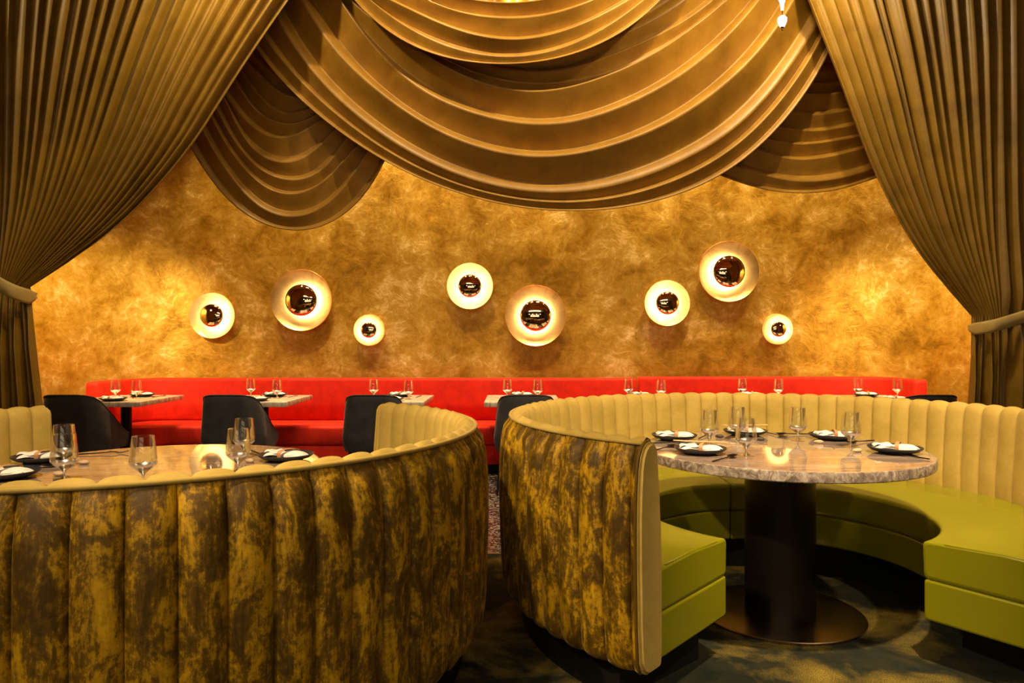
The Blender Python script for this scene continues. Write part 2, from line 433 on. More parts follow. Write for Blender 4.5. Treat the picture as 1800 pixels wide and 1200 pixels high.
C5 = [(495, 52), (523, 98), (565, 154), (600, 187), (633, 213), (683, 253), (750, 290), (800, 313), (867, 333), (933, 345), (1000, 345), (1067, 338), (1150, 310), (1233, 270), (1300, 230), (1340, 187), (1400, 100), (1440, 40)]
C55 = [(465, 72), (507, 126), (550, 172), (597, 211), (643, 246), (680, 272), (752, 310), (817, 334), (900, 355), (1000, 363), (1067, 358), (1167, 332), (1240, 300), (1300, 262), (1350, 210), (1405, 135), (1447, 73), (1460, 40)]
C4 = [(540, 21), (566, 62), (600, 117), (650, 153), (700, 197), (760, 237), (813, 260), (867, 277), (933, 288), (1000, 287), (1067, 267), (1133, 247), (1200, 213), (1267, 160), (1317, 117), (1367, 50), (1390, 10)]
C45 = [(518, 38), (545, 84), (583, 138), (626, 176), (675, 215), (735, 254), (795, 280), (860, 304), (933, 318), (1000, 317), (1067, 304), (1142, 280), (1217, 243), (1283, 198), (1330, 152), (1384, 76), (1415, 24)]
C35 = [(565, 8), (590, 60), (628, 115), (680, 160), (735, 198), (790, 226), (850, 246), (933, 260), (1000, 259), (1067, 240), (1133, 215), (1200, 175), (1260, 120), (1310, 65), (1345, 10)]
C3 = [(600, 10), (617, 33), (650, 83), (700, 137), (750, 177), (800, 198), (867, 220), (933, 231), (1000, 230), (1067, 207), (1133, 180), (1200, 140), (1267, 83), (1317, 27), (1335, 5)]
C2 = [(617, 10), (650, 40), (700, 73), (750, 110), (800, 140), (867, 165), (933, 175), (1000, 170), (1033, 153), (1100, 132), (1167, 93), (1233, 43), (1280, 5)]
C1 = [(640, 5), (690, 50), (760, 98), (817, 128), (867, 145), (933, 154), (1000, 150), (1083, 127), (1133, 107), (1200, 67), (1250, 30), (1275, 5)]
C0 = [(660, 0), (705, 40), (760, 80), (800, 105), (867, 126), (933, 135), (1000, 130), (1083, 100), (1167, 63), (1233, 23), (1255, 5)]
CT = [(690, -10), (740, 35), (800, 75), (867, 100), (933, 108), (1000, 104), (1083, 72), (1167, 33), (1230, -15)]
big = [up(c) for c in ([(700, -80), (800, 0), (867, 26), (933, 34), (1000, 28), (1100, -5), (1230, -90)], CT, C0, C1, C2, C3, C4, C5, C55)] + [up(E_)]
sheet('swag_drape', folds(big, 5.36, 170, .5, maxamp=.15), M_DRAPE, 'large gold-brown velvet swag sweeping across the centre of the stage opening', 'drape')
U = [[(780, 0), (833, 10), (867, 17), (900, 21), (933, 20), (967, 10), (1000, 0)],
     [(733, 0), (767, 20), (817, 35), (867, 43), (933, 43), (975, 35), (1040, 12), (1073, -5)],
     [(668, 0), (717, 20), (767, 50), (817, 70), (867, 82), (933, 80), (1000, 62), (1050, 37), (1100, 10), (1117, 0)],
     [(643, 0), (667, 20), (717, 58), (767, 83), (817, 98), (867, 106), (933, 105), (1000, 88), (1067, 55), (1120, 15), (1140, 0)],
     [(617, 0), (643, 30), (683, 63), (733, 93), (783, 107), (867, 117), (933, 115), (967, 110), (1033, 93), (1100, 60), (1133, 33), (1167, 0)]]
sheet('swag_drape', folds([up(c) for c in U], 5.12, 130, .5, maxamp=.08), M_DRAPE, 'smaller pale gold velvet swag layered over the top of the large central one', 'drape')
Lc = [[(590, 320), (620, 360), (680, 400), (740, 450)], [(560, 350), (640, 430), (720, 495), (790, 500)], [(530, 400), (600, 500), (700, 580), (760, 590), (830, 560)],
      [(500, 450), (570, 560), (660, 620), (720, 640), (800, 630), (870, 590)], [(450, 520), (530, 620), (620, 690), (700, 715), (800, 690), (880, 630), (920, 610)],
      [(440, 540), (490, 650), (560, 760), (650, 825), (720, 838), (800, 828), (880, 770), (960, 680)], [(400, 590), (470, 720), (560, 830), (640, 895), (740, 922), (850, 915), (930, 850), (1000, 760), (1030, 710)],
      [(380, 640), (430, 740), (520, 850), (600, 940), (680, 990), (780, 1000), (880, 960), (960, 900), (1030, 800), (1090, 740)],
      [(330, 690), (380, 790), (470, 910), (560, 1030), (650, 1090), (750, 1115), (850, 1095), (950, 1040), (1050, 920), (1130, 790)],
      [(265, 770), (300, 840), (370, 930), (440, 1020), (520, 1090), (620, 1140), (700, 1165), (780, 1175), (880, 1165), (980, 1120), (1070, 1050), (1140, 970), (1190, 880), (1215, 825)]]
def ext(c, k=45):
    P = [np.array(p, float) for p in c]
    a = P[0]-P[1]; a /= np.linalg.norm(a); b = P[-1]-P[-2]; b /= np.linalg.norm(b)
    return [P[0]+a*k]+P+[P[-1]+b*k]
Lc = [ext(p4(c, 250, 0, 2.857)) for c in Lc]
Lc = [[(400, -118), (470, -60), (540, -118)], [(405, 10), (468, 70), (535, 50)]]+Lc
sheet('swag_drape', folds(Lc, 5.58, 110, .42, maxamp=.06), M_DRAPE, 'deep U-shaped velvet swag hanging between the left curtain and the central swag', 'drape')
Rc = [[(1440, 130), (1455, 133), (1465, 128)], [(1433, 150), (1450, 153), (1473, 148)], [(1420, 170), (1450, 172), (1480, 166)], [(1393, 203), (1417, 208), (1467, 202), (1488, 198)],
      [(1377, 230), (1417, 235), (1467, 230), (1500, 222)], [(1350, 250), (1383, 258), (1433, 256), (1512, 242)], [(1325, 266), (1367, 282), (1400, 286), (1450, 281), (1520, 262)],
      [(1295, 297), (1333, 309), (1383, 322), (1433, 322), (1483, 315), (1528, 300)], [(1275, 314), (1317, 330), (1367, 340), (1417, 342), (1467, 337), (1500, 328), (1535, 315)]]
Rc = [ext(c, 50) for c in Rc]
Rc = [[(1380, -118), (1450, -90), (1530, -118)], [(1385, 30), (1455, 60), (1525, 30)]]+Rc
sheet('swag_drape', folds(Rc, 5.58, 90, .42, maxamp=.055), M_DRAPE, 'shallow velvet swag tucked between the central swag and the right curtain', 'drape')
# lining drape that closes the top behind the swags
rows = []
for k, x in enumerate(np.linspace(560, 1330, 160)):
    a = np.array([at(x, y, 5.8) for y in (-75, -40, 0, 40, 80, 110, 150)]); a[:, 1] += .05*math.sin(k*.42)+.02*math.sin(k*1.1); a[0, 2] = CZ; rows.append(a)
sheet('lining_drape', rows, M_DRAPE, 'plain velvet lining drape glowing behind the topmost swag', 'drape')

FT = ([-.3, 0, .234, .53, .77, .883, 1.0], [1.22, 1.0, .82, .61, .372, .20, 0])
def frac(T): return np.interp(T, *FT)
def frs(T):                                    # smooth version
    return np.mean([frac(T+d) for d in np.linspace(-.09, .09, 7)], axis=0) if T < .9 else frac(T)
def side_curtain(name, xt, xb, ytie, D, xf, label, dirn):
    ys = np.r_[np.linspace(-140, ytie-14, 46), np.linspace(ytie, ytie+24, 4), np.linspace(ytie+40, 911, 24)]
    # pleat crest positions along the fabric, profile samples between them
    K = len(xt); us = [0, .06, .12, .22, .36, .5, .64, .78, .88, .94] if dirn > 0 else [0, .06, .12, .22, .36, .5, .64, .78, .88, .94]
    cols = []
    rnd = random.Random(3)
    wob = [rnd.uniform(.75, 1.15) for _ in range(K)]
    xcb = (min(xb)+max(xb))/2; hw = (max(xb)-min(xb))/2
    for k in range(K-1):
        for u in us + ([1.0] if k == K-2 else []):
            g = math.cos(2*PI*u)*.5+.5 if True else 0
            v = u if dirn < 0 else 1-u
            g = (1-math.sin(v/.24*PI/2)**1.3) if v < .24 else math.sin((v-.24)/.76*PI/2)**1.2
            col = []
            A0 = wob[k]
            for y in ys:
                T = y/ytie
                a0, a1 = xt[k], xt[k+1]; b0, b1 = xb[k], xb[k+1]
                if T <= 1:
                    fr = frs(T); X0 = b0+(a0-b0)*fr; X1 = b1+(a1-b1)*fr
                else:
                    s = (y-ytie)/230; X0 = b0+(xf[k]-b0)*s; X1 = b1+(xf[k+1]-b1)*s
                x = X0*(1-u)+X1*u
                gap = abs(X1-X0)/F*D
                pin = 1-.40*math.exp(-((y-ytie-8)/26)**2)
                A = max(.022, min(.11, 1.15*gap))*pin*A0*(1 if T <= 1 else max(.45, 1-(T-1)*3))
                xx = b0*(1-u)+b1*u
                near = math.exp(-((y-ytie-8)/120)**2) if T < 1 else math.exp(-((y-ytie-8)/200)**2)
                bul = .07*near*math.sqrt(max(0, 1-((xx-xcb)/(hw+1))**2))
                d = D-A*g-bul
                if T > 1: d -= .045*min(1, (T-1)*5)*(math.sin((k+u)*1.75)+.4*math.sin((k+u)*.8+1))
                p = at(x, y, D); p[1] = d
                col.append(p)
            cols.append(col)
    G = np.array(cols); G[:, :, 2] = np.clip(G[:, :, 2], .01, CZ-.005)
    loc = np.array([G[:, :, 0].mean(), D, 0.0])
    t = thing(name, label, 'curtain', tuple(loc))
    n, m = G.shape[:2]
    o = obj('drape_panel', (G-loc).reshape(-1, 3), grid_faces(n, m, flip=(dirn < 0)), M_SIDE, t, smooth=180)
    md = o.modifiers.new('thickness', 'SOLIDIFY'); md.thickness = .006; md.offset = 0
    return t, loc
xtL = [523, 497, 470, 450, 423, 397, 372, 347, 325, 303, 277, 251, 225, 201, 178, 154, 130, 104, 82, 58, 29, 9, -20, -50, -80, -110, -145, -180, -210]
xbL = [np.interp(x, [-210, -60, 9, 523], [-190, -55, 6, 57]) for x in xtL]
xfL = [np.interp(x, [-190, -55, 6, 57], [-200, -75, -6, 82]) for x in xbL]
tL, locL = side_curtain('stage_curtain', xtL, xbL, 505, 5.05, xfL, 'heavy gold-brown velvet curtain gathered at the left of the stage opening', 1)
xtR = [1417, 1430, 1450, 1475, 1490, 1520, 1537, 1565, 1592, 1617, 1642, 1665, 1690, 1717, 1742, 1770, 1792, 1825, 1855, 1885, 1920, 1950, 1985, 2010]
xbR = [np.interp(x, [1417, 1742, 1770, 1800, 2010], [1706, 1752, 1774, 1802, 2000]) for x in xtR]
xfR = [np.interp(x, [1706, 1752, 1774, 2000], [1694, 1752, 1778, 2005]) for x in xbR]
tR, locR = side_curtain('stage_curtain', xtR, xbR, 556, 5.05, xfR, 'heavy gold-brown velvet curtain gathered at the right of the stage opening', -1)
def tie_band(par, loc, xa, sx, rx, ztop, hh, slope):
    """band from the bundle's inner edge xa out sideways (sx = -1 left, +1 right)"""
    D = 4.93; pts = []
    r0 = rx; n = 30
    for k in range(n):
        t = k/(n-1)
        if t < .4:
            a = PI*.5*(t/.4)
            x = xa+sx*r0*(1-math.cos(a)*1.0); y = D+.13-.17*math.sin(a)
            a2 = t/.4
        else:
            x = xa+sx*(r0+(t-.4)/.6*.75); y = D-.04+.10*((t-.4)/.6)**1.5
        z = ztop+slope*abs(x-xa)
        e = min(1, .30+t*7.0)
        pts.append((x, y, z, e))
    V = []
    for x, y, z, e in pts:
        sag = hh*.25*(1-e)
        for v in np.linspace(0, 1, 6):
            V.append((x-loc[0], y-loc[1]-.012*math.sin(PI*v), z-loc[2]-sag-hh*e*v))
    o = obj('tie_back', V, grid_faces(len(pts), 6, flip=(sx > 0)), M_TIE, par, smooth=180)
    md = o.modifiers.new('thickness', 'SOLIDIFY'); md.thickness = .012; md.offset = 0
    o['label'] = 'lighter velvet tie-back band'
pa = at(60, 506, 5.03); tie_band(tL, locL, pa[0], -1, .10, pa[2]-.02, .10, .60)
pa = at(1706, 566, 5.03); tie_band(tR, locR, pa[0], 1, .10, pa[2]-.01, .082, .30)

# ------------------------------------------------------------------ booths
SU = [0, .015, .05, .12, .22, .36, .5, .64, .78, .88, .95, .985]
def thetas(t0, t1, pitch, phase):
    out = []; k = math.floor((t0-phase)/pitch)-1
    while phase+k*pitch < t1:
        for u in SU:
            a = phase+(k+u)*pitch
            if t0 <= a <= t1: out.append((a, u))
        k += 1
    fr = lambda a: ((a-phase)/pitch) % 1
    if out[0][0] > t0+.01: out.insert(0, (t0, fr(t0)))
    if out[-1][0] < t1-.01: out.append((t1, fr(t1)))
    return out
def polar(prof, th, amp, pw=.55, ampf=None):
    """prof: list (r, z, weight); channels swell along the profile normal"""
    P = np.array([(p[0], p[1]) for p in prof]); n = len(P)
    T = np.gradient(P, axis=0); T /= np.linalg.norm(T, axis=1)[:, None]; N = np.stack([-T[:, 1], T[:, 0]], 1)
    L = np.r_[0, np.cumsum(np.linalg.norm(np.diff(P, axis=0), axis=1))]
    V = []; uv = []
    for a, u in th:
        b = amp*(1-(2*u-1)**2)**pw; ca, sa = math.cos(math.radians(a)), math.sin(math.radians(a))
        for j in range(n):
            q = P[j]+N[j]*b*prof[j][2]
            V.append((q[0]*ca, q[0]*sa, q[1])); uv.append((math.radians(a)*1.27, L[j]))
    return V, uv
OUT = [(1.195, .150, 0), (1.235, .150, .2), (1.256, .160, .6), (1.266, .19, 1), (1.272, .26, 1), (1.276, .36, 1), (1.279, .46, 1), (1.281, .56, 1), (1.281, .65, 1), (1.279, .73, 1), (1.272, .80, 1), (1.261, .85, 1), (1.250, .88, .7), (1.240, .899, 0)]
OUT = [(r-.017*min(1, k*1.5), z, k) for r, z, k in OUT]
INN = [(1.240, .899, 0), (1.231, .900, .5), (1.219, .900, 1), (1.207, .896, 1), (1.197, .885, 1), (1.191, .865, 1), (1.186, .82, 1), (1.181, .75, 1), (1.174, .66, 1), (1.167, .57, 1), (1.162, .49, .8), (1.160, .45, .3), (1.160, .40, 0)]
def sweep(prof, t0, t1, rnd=.03, n=120):
    """closed profile (r, z) swept by angle, ends softened"""
    P = np.array(prof, float); c = P.mean(0); h = (P.max(0)-P.min(0))/2
    rm = c[0]; rows = []
    for s in (0, .08, .25, .5, .75, 1.0): rows.append((t0+math.degrees(s*rnd/rm), rnd*(1-math.sqrt(max(0, 1-(1-s)**2)))))
    mid = [(a, 0) for a in np.linspace(t0+math.degrees(rnd/rm), t1-math.degrees(rnd/rm), n)[1:-1]]
    end = [(t1+t0-a, i) for a, i in rows[::-1]]
    V = []
    for a, ins in rows+mid+end:
        Q = c+(P-c)*(1-ins/h)
        ca, sa = math.cos(math.radians(a)), math.sin(math.radians(a))
        V += [(q[0]*ca, q[0]*sa, q[1]) for q in Q]
    m = len(P); k = len(rows+mid+end); Fc = grid_faces(k, m, wrap_m=True)
    Fc += [tuple(range(m))[::-1], tuple((k-1)*m+j for j in range(m))]
    return V, Fc
def arcpts(r, z, t0, t1, n): return [(r*math.cos(math.radians(a)), r*math.sin(math.radians(a)), z) for a in np.linspace(t0, t1, n)]
def bez_box(prof, k=3, rr=.02): return prof
def round_poly(P, r, n=4):
    out = []; m = len(P)
    for i in range(m):
        a, b, c = (np.array(P[i-1], float), np.array(P[i], float), np.array(P[(i+1) % m], float))
        d1 = (a-b)/np.linalg.norm(a-b); d2 = (c-b)/np.linalg.norm(c-b); rr = min(r, .45*np.linalg.norm(a-b), .45*np.linalg.norm(c-b))
        p, q = b+d1*rr, b+d2*rr
        for t in np.linspace(0, 1, n+1): out.append((1-t)**2*p+2*t*(1-t)*b+t*t*q)
    return out
def booth(loc, t0, t1, ph_in, ph_out, joint, label):
    t = thing('curved_booth', label, 'booth seat', loc)
    th = thetas(t0, t1, 5.05, ph_out); V, uv = polar(OUT[::-1], th, .030, .5)
    o = obj('outer_back', V, grid_faces(len(th), len(OUT)), M_CRUSH, t, smooth=65, uv=uv); o['label'] = 'crushed gold velvet channelled outer back'
    th = thetas(t0, t1, 4.75, ph_in); V, uv = polar(INN[::-1], th, .021, .36)
    o = obj('inner_back', V, grid_faces(len(th), len(INN)), M_KHAKI, t, smooth=65); o['label'] = 'khaki velvet channelled inner back'
    V, Fc = tube(arcpts(1.243, .903, t0, t1, 220), .0075, 8); o = obj('piping', V, Fc, M_KHAKI, t, smooth=180)
    poly = [(1.190, .150), (1.235, .150), (1.262, .162), (1.278, .20), (1.286, .30), (1.292, .50), (1.293, .65), (1.289, .75), (1.282, .82), (1.272, .862), (1.256, .888), (1.236, .903), (1.210, .908), (1.190, .899), (1.176, .878), (1.170, .82), (1.160, .72), (1.150, .60), (1.145, .50), (1.145, .20), (1.150, .160), (1.165, .150)]
    for a, s in ((t0, -1), (t1, 1)):
        bm = bmesh.new(); ca, sa = math.cos(math.radians(a)), math.sin(math.radians(a)); tx, ty = -sa*s, ca*s
        v0 = [bm.verts.new((r*ca-tx*.01, r*sa-ty*.01, z)) for r, z in poly]; f = bm.faces.new(v0)
        r_ = bmesh.ops.extrude_face_region(bm, geom=[f])
        for v in r_['geom']:
            if isinstance(v, bmesh.types.BMVert): v.co.x += tx*.032; v.co.y += ty*.032
        bmesh.ops.recalc_face_normals(bm, faces=bm.faces)
        es = [e for e in bm.edges if len(e.link_faces) == 2 and e.calc_face_angle() > 1.2]
        bmesh.ops.bevel(bm, geom=es, offset=.010, segments=3, affect='EDGES')
        o = bmobj('end_panel', bm, M_KHAKI, t, smooth=50)
        pts = [(r*ca+tx*.004, r*sa+ty*.004, z) for r, z in [(r+.001, z) for r, z in poly[2:13]]]
        V, Fc = tube(cr(pts, 40), .006, 6); obj('piping', V, Fc, M_CRUSH, o, smooth=180)
    cush = round_poly([(.617, .3235), (.612, .468), (.90, .484), (1.16, .474), (1.16, .3235)], .022)
    base = round_poly([(.620, .168), (.620, .3235), (1.16, .3235), (1.16, .168)], .014)
    e0 = t0-.4; e1 = t1+.6
    for a, b in ((e0, joint-.15), (joint+.15, e1)):
        V, Fc = sweep(cush, a, b, .014); cu = obj('seat_cushion', V, Fc, M_LEATHER, t, smooth=50)
        g = .35
        pp = [(r*math.cos(math.radians(a+g)), r*math.sin(math.radians(a+g)), z) for r, z in ((1.1, .4765), (.9, .479), (.70, .470))]
        qq = [(r*math.cos(math.radians(b-g)), r*math.sin(math.radians(b-g)), z) for r, z in ((.70, .470), (.9, .479), (1.1, .4765))]
        V, Fc = tube(pp+arcpts(.632, .4635, a+2.2, b-2.2, 90)+qq, .0032, 6); obj('seam_piping', V, Fc, M_LEATHER, cu, smooth=180)
        V, Fc = sweep(base, a, b, .010); ba = obj('seat_base', V, Fc, M_LEATHER, t, smooth=50)
    pl = [(.70, 0), (.70, .171), (1.19, .171), (1.19, 0)]
    V, Fc = sweep(pl, t0+15, t1-6, .001, 90); obj('plinth', V, Fc, M_BLACK, t, smooth=30)
    return t
booth((1.235, 3.33, 0), -55.5, 229.3, 93.5, 217.9, 95.2, 'round booth seat on the right with olive green leather seats, its opening facing us')
booth((-1.385, 2.845, 0), 140.0, 414.0, 93.5+2, 288.0, 275, 'round booth seat in the left foreground with its crushed gold velvet back towards us')
booth((-3.97, 3.46, 0), 165.0, 440.0, 90, 288.0, 300, 'booth seat showing only its rounded rim at the far left edge of the view')

# ------------------------------------------------------------------ round tables
def round_table(loc, label):
    t = thing('round_table', label, 'table', loc)
    R = .622; prof = [(.001, .75), (R*.5, .75), (R-.009, .75), (R-.005, .75), (R-.0015, .7485), (R, .744), (R, .712), (R-.003, .708), (.001, .707)]
    seg = 96; V, Fc = lathe(prof, seg); mi = []
    for i in range(len(prof)-1): mi += [0 if i < 3 else 1]*seg
    obj('tabletop', V, [f[::-1] for f in Fc], None, t, mats=[M_MARBLE, M_MEDGE], mi=mi, smooth=30)
    V, Fc = lathe_closed([(.153, .012), (.153, .707)], 72); o = obj('pedestal', V, Fc, M_COLUMN, t, smooth=30)
    V, Fc = lathe_closed([(.36, .0), (.362, .004), (.362, .010), (.358, .013), (.153, .014)], 96); obj('base_plate', V, Fc, M_BASE, t, smooth=30)
    return t
round_table((1.217, 3.33, 0), 'round grey marble table with thick dark pedestal in the right booth')
round_table((-1.385, 2.845, 0), 'round grey marble table inside the left foreground booth')

# ------------------------------------------------------------------ tableware
def glass_mesh():
    outer = [(0.001, 0), (.034, 0), (.0345, .0015), (.030, .0028), (.012, .005), (.0055, .010), (.0042, .018), (.0045, .026), (.0075, .032), (.018, .041), (.033, .053), (.043, .063), (.0455, .070), (.0448, .080), (.041, .115), (.0365, .1585), (.0362, .160)]
    inner = [(.0352, .160), (.0355, .1585), (.0400, .115), (.0437, .080), (.0443, .071), (.0418, .0645), (.032, .0560), (.018, .0470), (.008, .0425), (.001, .0415)]
    return lathe(outer+inner, 40)
V, Fc = glass_mesh()
GL0 = obj('wine_glass', V, [f[::-1] for f in Fc], None, smooth=40, mats=[M_GLASS, M_GLASSB], mi=[1 if max(V[i][2] for i in f) < .0665 else 0 for f in Fc])
# small bowl-shaped dish
V, Fc = lathe([(.001, .004), (.055, .004), (.058, .0), (.066, .0), (.070, .003), (.095, .011), (.108, .020), (.1115, .0255), (.110, .0268), (.107, .0250), (.093, .0155), (.070, .0085), (.001, .0080)], 56)
PL0 = obj('plate', V, Fc, M_PLATE, smooth=50)
def napkin_root(label, group):
    t = thing('folded_napkin', label, 'napkin', (0, 0, 0), 0, group)
    def layer(x0, x1, y0, y1, zb, th, ph, fold):
        n, m = 22, 10; V = []
        for s in (0, 1):
            for i in range(n):
                for j in range(m):
                    u, v = i/(n-1), j/(m-1); x = x0+(x1-x0)*u; y = y0+(y1-y0)*v
                    e = min(u, 1-u, v*1.0, 1-v)*8; e = min(1, e)
                    z = zb+.004*math.sin(u*7+ph+v*2)+.006*fold*abs(v-.5)+(th*math.sqrt(e) if s else 0)-.006*abs(2*u-1)**3
                    y += .006*math.sin(u*5+ph)
                    V.append((x, y, z))
        Fc = grid_faces(n, m, flip=True)+[tuple(n*m+i for i in f)[::-1] for f in grid_faces(n, m, flip=True)]
        rim = [i*m for i in range(n)]+[(n-1)*m+j for j in range(1, m)]+[i*m+m-1 for i in range(n-2, -1, -1)]+[j for j in range(m-2, 0, -1)]
        for k in range(len(rim)):
            a, b = rim[k], rim[(k+1) % len(rim)]; Fc.append((a, b, b+n*m, a+n*m))
        return V, Fc
    V, Fc = join(layer(-.088, .085, -.036, .034, .0165, .012, 0, 1), layer(-.07, .092, -.030, .030, .0275, .008, 1.4, -1), layer(-.088, -.01, -.028, .024, .0300, .009, .3, 1))
    obj('napkin_cloth', V, Fc, M_LINEN, t, smooth=60)
    P = [(.012, y, z) for y, z in ((-.048, .018), (-.049, .030), (-.042, .0425), (0, .0475), (.040, .0425), (.047, .030), (.046, .018))]
    Q = cr(P, 24); V = []
    for p in Q:
        for dx, dz in ((-.008, 0), (.008, 0), (.008, -.001), (-.008, -.001)): V.append((p[0]+dx+p[1]*.35, p[1], p[2]+dz))
    obj('napkin_band', V, grid_faces(len(Q), 4, wrap_m=True), M_BAND, t, smooth=60)
    return t
NK0 = napkin_root('x', None)
def flat_tool(kind):
    """fork or spoon lying along +x, handle end at 0"""
    L = .20; V1, F1 = tube([(0, 0, .004), (.02, 0, .0045), (.10, 0, .0062), (.135, 0, .0085)], [.0028, .0030, .0024, .0020], 8)
    parts = [(V1, F1)]
    if kind == 'spoon':
        n, m = 14, 12; V = []
        for s in (0, 1):
            for i in range(n):
                for j in range(m):
                    r = i/(n-1); a = 2*PI*j/m
                    x = .163+.031*r*math.cos(a); y = .019*r*math.sin(a)*(1-.12*math.cos(a)); z = .0035+.007*r*r+(.0012 if s else 0)
                    V.append((x, y, z))
        Fc = grid_faces(n, m, wrap_m=True)+[tuple(q+n*m for q in f)[::-1] for f in grid_faces(n, m, wrap_m=True)]
        for j in range(m):
            a = (n-1)*m+j; b = (n-1)*m+(j+1) % m; Fc.append((a, b, b+n*m, a+n*m))
        parts.append((V, Fc))
    else:
        n, m = 9, 7; V = []
        for s in (0, 1):
            for i in range(n):
                u = i/(n-1); wd = .003+.0095*min(1, u*1.9)**.7
                for j in range(m):
                    v = 2*j/(m-1)-1; V.append((.130+.032*u, wd*v, .0080-.004*u+.002*v*v+(.0012 if s else 0)))
        Fc = grid_faces(n, m)+[tuple(q+n*m for q in f)[::-1] for f in grid_faces(n, m)]
        rim = [i*m for i in range(n)]+[(n-1)*m+j for j in range(1, m)]+[i*m+m-1 for i in range(n-2, -1, -1)]+[j for j in range(m-2, 0, -1)]
        for k in range(len(rim)):
            a, b = rim[k], rim[(k+1) % len(rim)]; Fc.append((a, b, b+n*m, a+n*m))
        parts.append((V, Fc))
        for y in (-.0105, -.0035, .0035, .0105):
            parts.append(tube([(.160, y, .0048), (.180, y, .0046), (.206, y*.95, .0105)], [.0018, .0017, .0009], 6))
    return join(*parts)
V, Fc = flat_tool('fork'); FK0 = obj('fork', V, Fc, M_CUT, smooth=50)
V, Fc = flat_tool('spoon'); SP0 = obj('spoon', V, Fc, M_CUT, smooth=50)
def pebble_mesh(seed):
    bm = bmesh.new(); bmesh.ops.create_icosphere(bm, subdivisions=3, radius=1); r = random.Random(seed); ph = r.random()*6
    for v in bm.verts:
        k = 1+.08*math.sin(3*v.co.x+ph)+.06*math.sin(4*v.co.y+ph*2)
        v.co = Vector((v.co.x*.023*k, v.co.y*.014*k, v.co.z*.0085*k+.0082))
    return bm
PB0 = bmobj('pebble_rest', pebble_mesh(1), M_PEB); PB1 = bmobj('pebble_rest', pebble_mesh(4), M_PEB2)
used = set()
def put(proto, x, y, z, rz, label, cat, group):
    if proto.name in used: o = dup(proto, (x, y, z), rz, label, group)
    else:
        used.add(proto.name); o = proto; o.location = (x, y, z); o.rotation_euler = (0, 0, rz)
    o['label'] = label; o['group'] = group; o['category'] = cat; return o
TZ = .751
gR = 'wine glasses on the right round table'; gL = 'wine glasses on the left round table'
for x, y, l in ((.936, 3.474, 'wine glass on the right round table behind the near left plates, leftmost of five'),
                (1.119, 3.64, 'wine glass at the back of the right round table, in front of the rear plate'),
                (.9985, 3.124, 'wine glass nearest the front of the right round table beside the spoon'),
                (1.404, 3.60, 'wine glass standing alone in the middle rear of the right round table'),
                (1.561, 3.376, 'wine glass nearest the right end of the right round table')):
    put(GL0, x, y, TZ, 0, l, 'glass', gR)
for x, y, l in ((-1.747, 2.857, 'rear wine glass of the overlapping pair at the left of the left round table'),
                (-1.569, 2.568, 'front wine glass of the pair at the left round table, beside a brown pebble'),
                (-1.265, 2.514, 'wine glass standing alone at the front middle of the left round table'),
                (-1.019, 2.727, 'front wine glass of the overlapping pair at the right of the left round table'),
                (-1.13, 3.09, 'rear wine glass of the overlapping pair at the right of the left round table')):
    put(GL0, x, y, TZ, 0, l, 'glass', gL)
for x, y, rz, l in ((.802, 3.62, .1, 'at the left rear of the right round table'), (.8165, 3.178, -.12, 'at the front left of the right round table'),
                    (1.21, 3.80, -.05, 'at the back of the right round table behind glasses'), (1.59, 3.636, .08, 'at the rear right of the right round table'),
                    (1.67, 3.195, -.25, 'at the right end of the right round table'), (-1.896, 2.96, .2, 'at the left rear of the left round table'),
                    (-1.80, 2.60, .05, 'at the front left of the left round table'), (-.925, 3.0, -.2, 'at the right of the left round table')):
    g = 'right' if x > 0 else 'left'
    put(PL0, x, y, TZ, 0, 'dark stoneware dish '+l, 'plate', 'dishes on the %s round table' % g)
    put(NK0, x, y, TZ, rz, 'banded white napkin on the dish '+l, 'napkin', 'napkins on the %s round table' % g)
def tool(kind, a, b, l, flip=False):
    ax, ay = on(a[0], a[1], .755); bx, by = on(b[0], b[1], .755)
    put(FK0 if kind == 'fork' else SP0, ax, ay, TZ, math.atan2(by-ay, bx-ax), l, kind, 'black cutlery on the round tables')
tool('fork', (1142, 779), (1213, 777), 'black fork behind the front left dish on the right round table')
tool('spoon', (1149, 792), (1190, 783), 'black spoon at the left edge of the right round table beside the front left dish')
tool('spoon', (1253, 811), (1312, 797), 'black spoon at the front of the right round table below the nearest glass')
tool('spoon', (1228, 771), (1262, 758), 'black spoon between the left rear dish and the leftmost glass, right round table')
tool('fork', (1347, 760), (1374, 767), 'black fork right of the rear dish on the right round table')
tool('spoon', (1427, 763), (1388, 763.5), 'black spoon behind the lone middle glass on the right round table')
tool('fork', (1537, 774), (1500, 778), 'black fork between the two right-hand dishes of the right round table')
tool('fork', (1634, 807), (1550, 796), 'black fork in front of the rightmost dish on the right round table')
tool('fork', (132, 799), (178, 797), 'black fork on the left round table right of the overlapping glasses')
tool('spoon', (4, 822), (66, 820), 'black spoon between the two left dishes of the left round table')
tool('spoon', (455, 797), (431, 789), 'black spoon left of the right-hand dish on the left round table')
for pr, x, y, l in ((PB1, 1337, 771, 'dark pebble rest beside the rear dish on the right round table'), (PB0, 1439, 776, 'pale pebble rest below the rear right dish on the right round table'),
                    (PB0, 1507, 791, 'tan pebble rest at the foot of the rightmost glass on the right table'), (PB1, 1265, 766, 'dark pebble rest between the left and rear dishes of the right round table'),
                    (PB0, 147, 812, 'yellowish pebble rest below the fork on the left round table'), (PB0, 103, 832, 'brown pebble rest at the foot of the front left glass on the left table'),
                    (PB0, 439, 809, 'olive pebble rest beside the right-hand glasses on the left round table')):
    px, py = on(x, y, .76); put(pr, px, py, TZ-.001, random.random()*1.2-.6, l, 'pebble', 'pebble rests on the round tables')
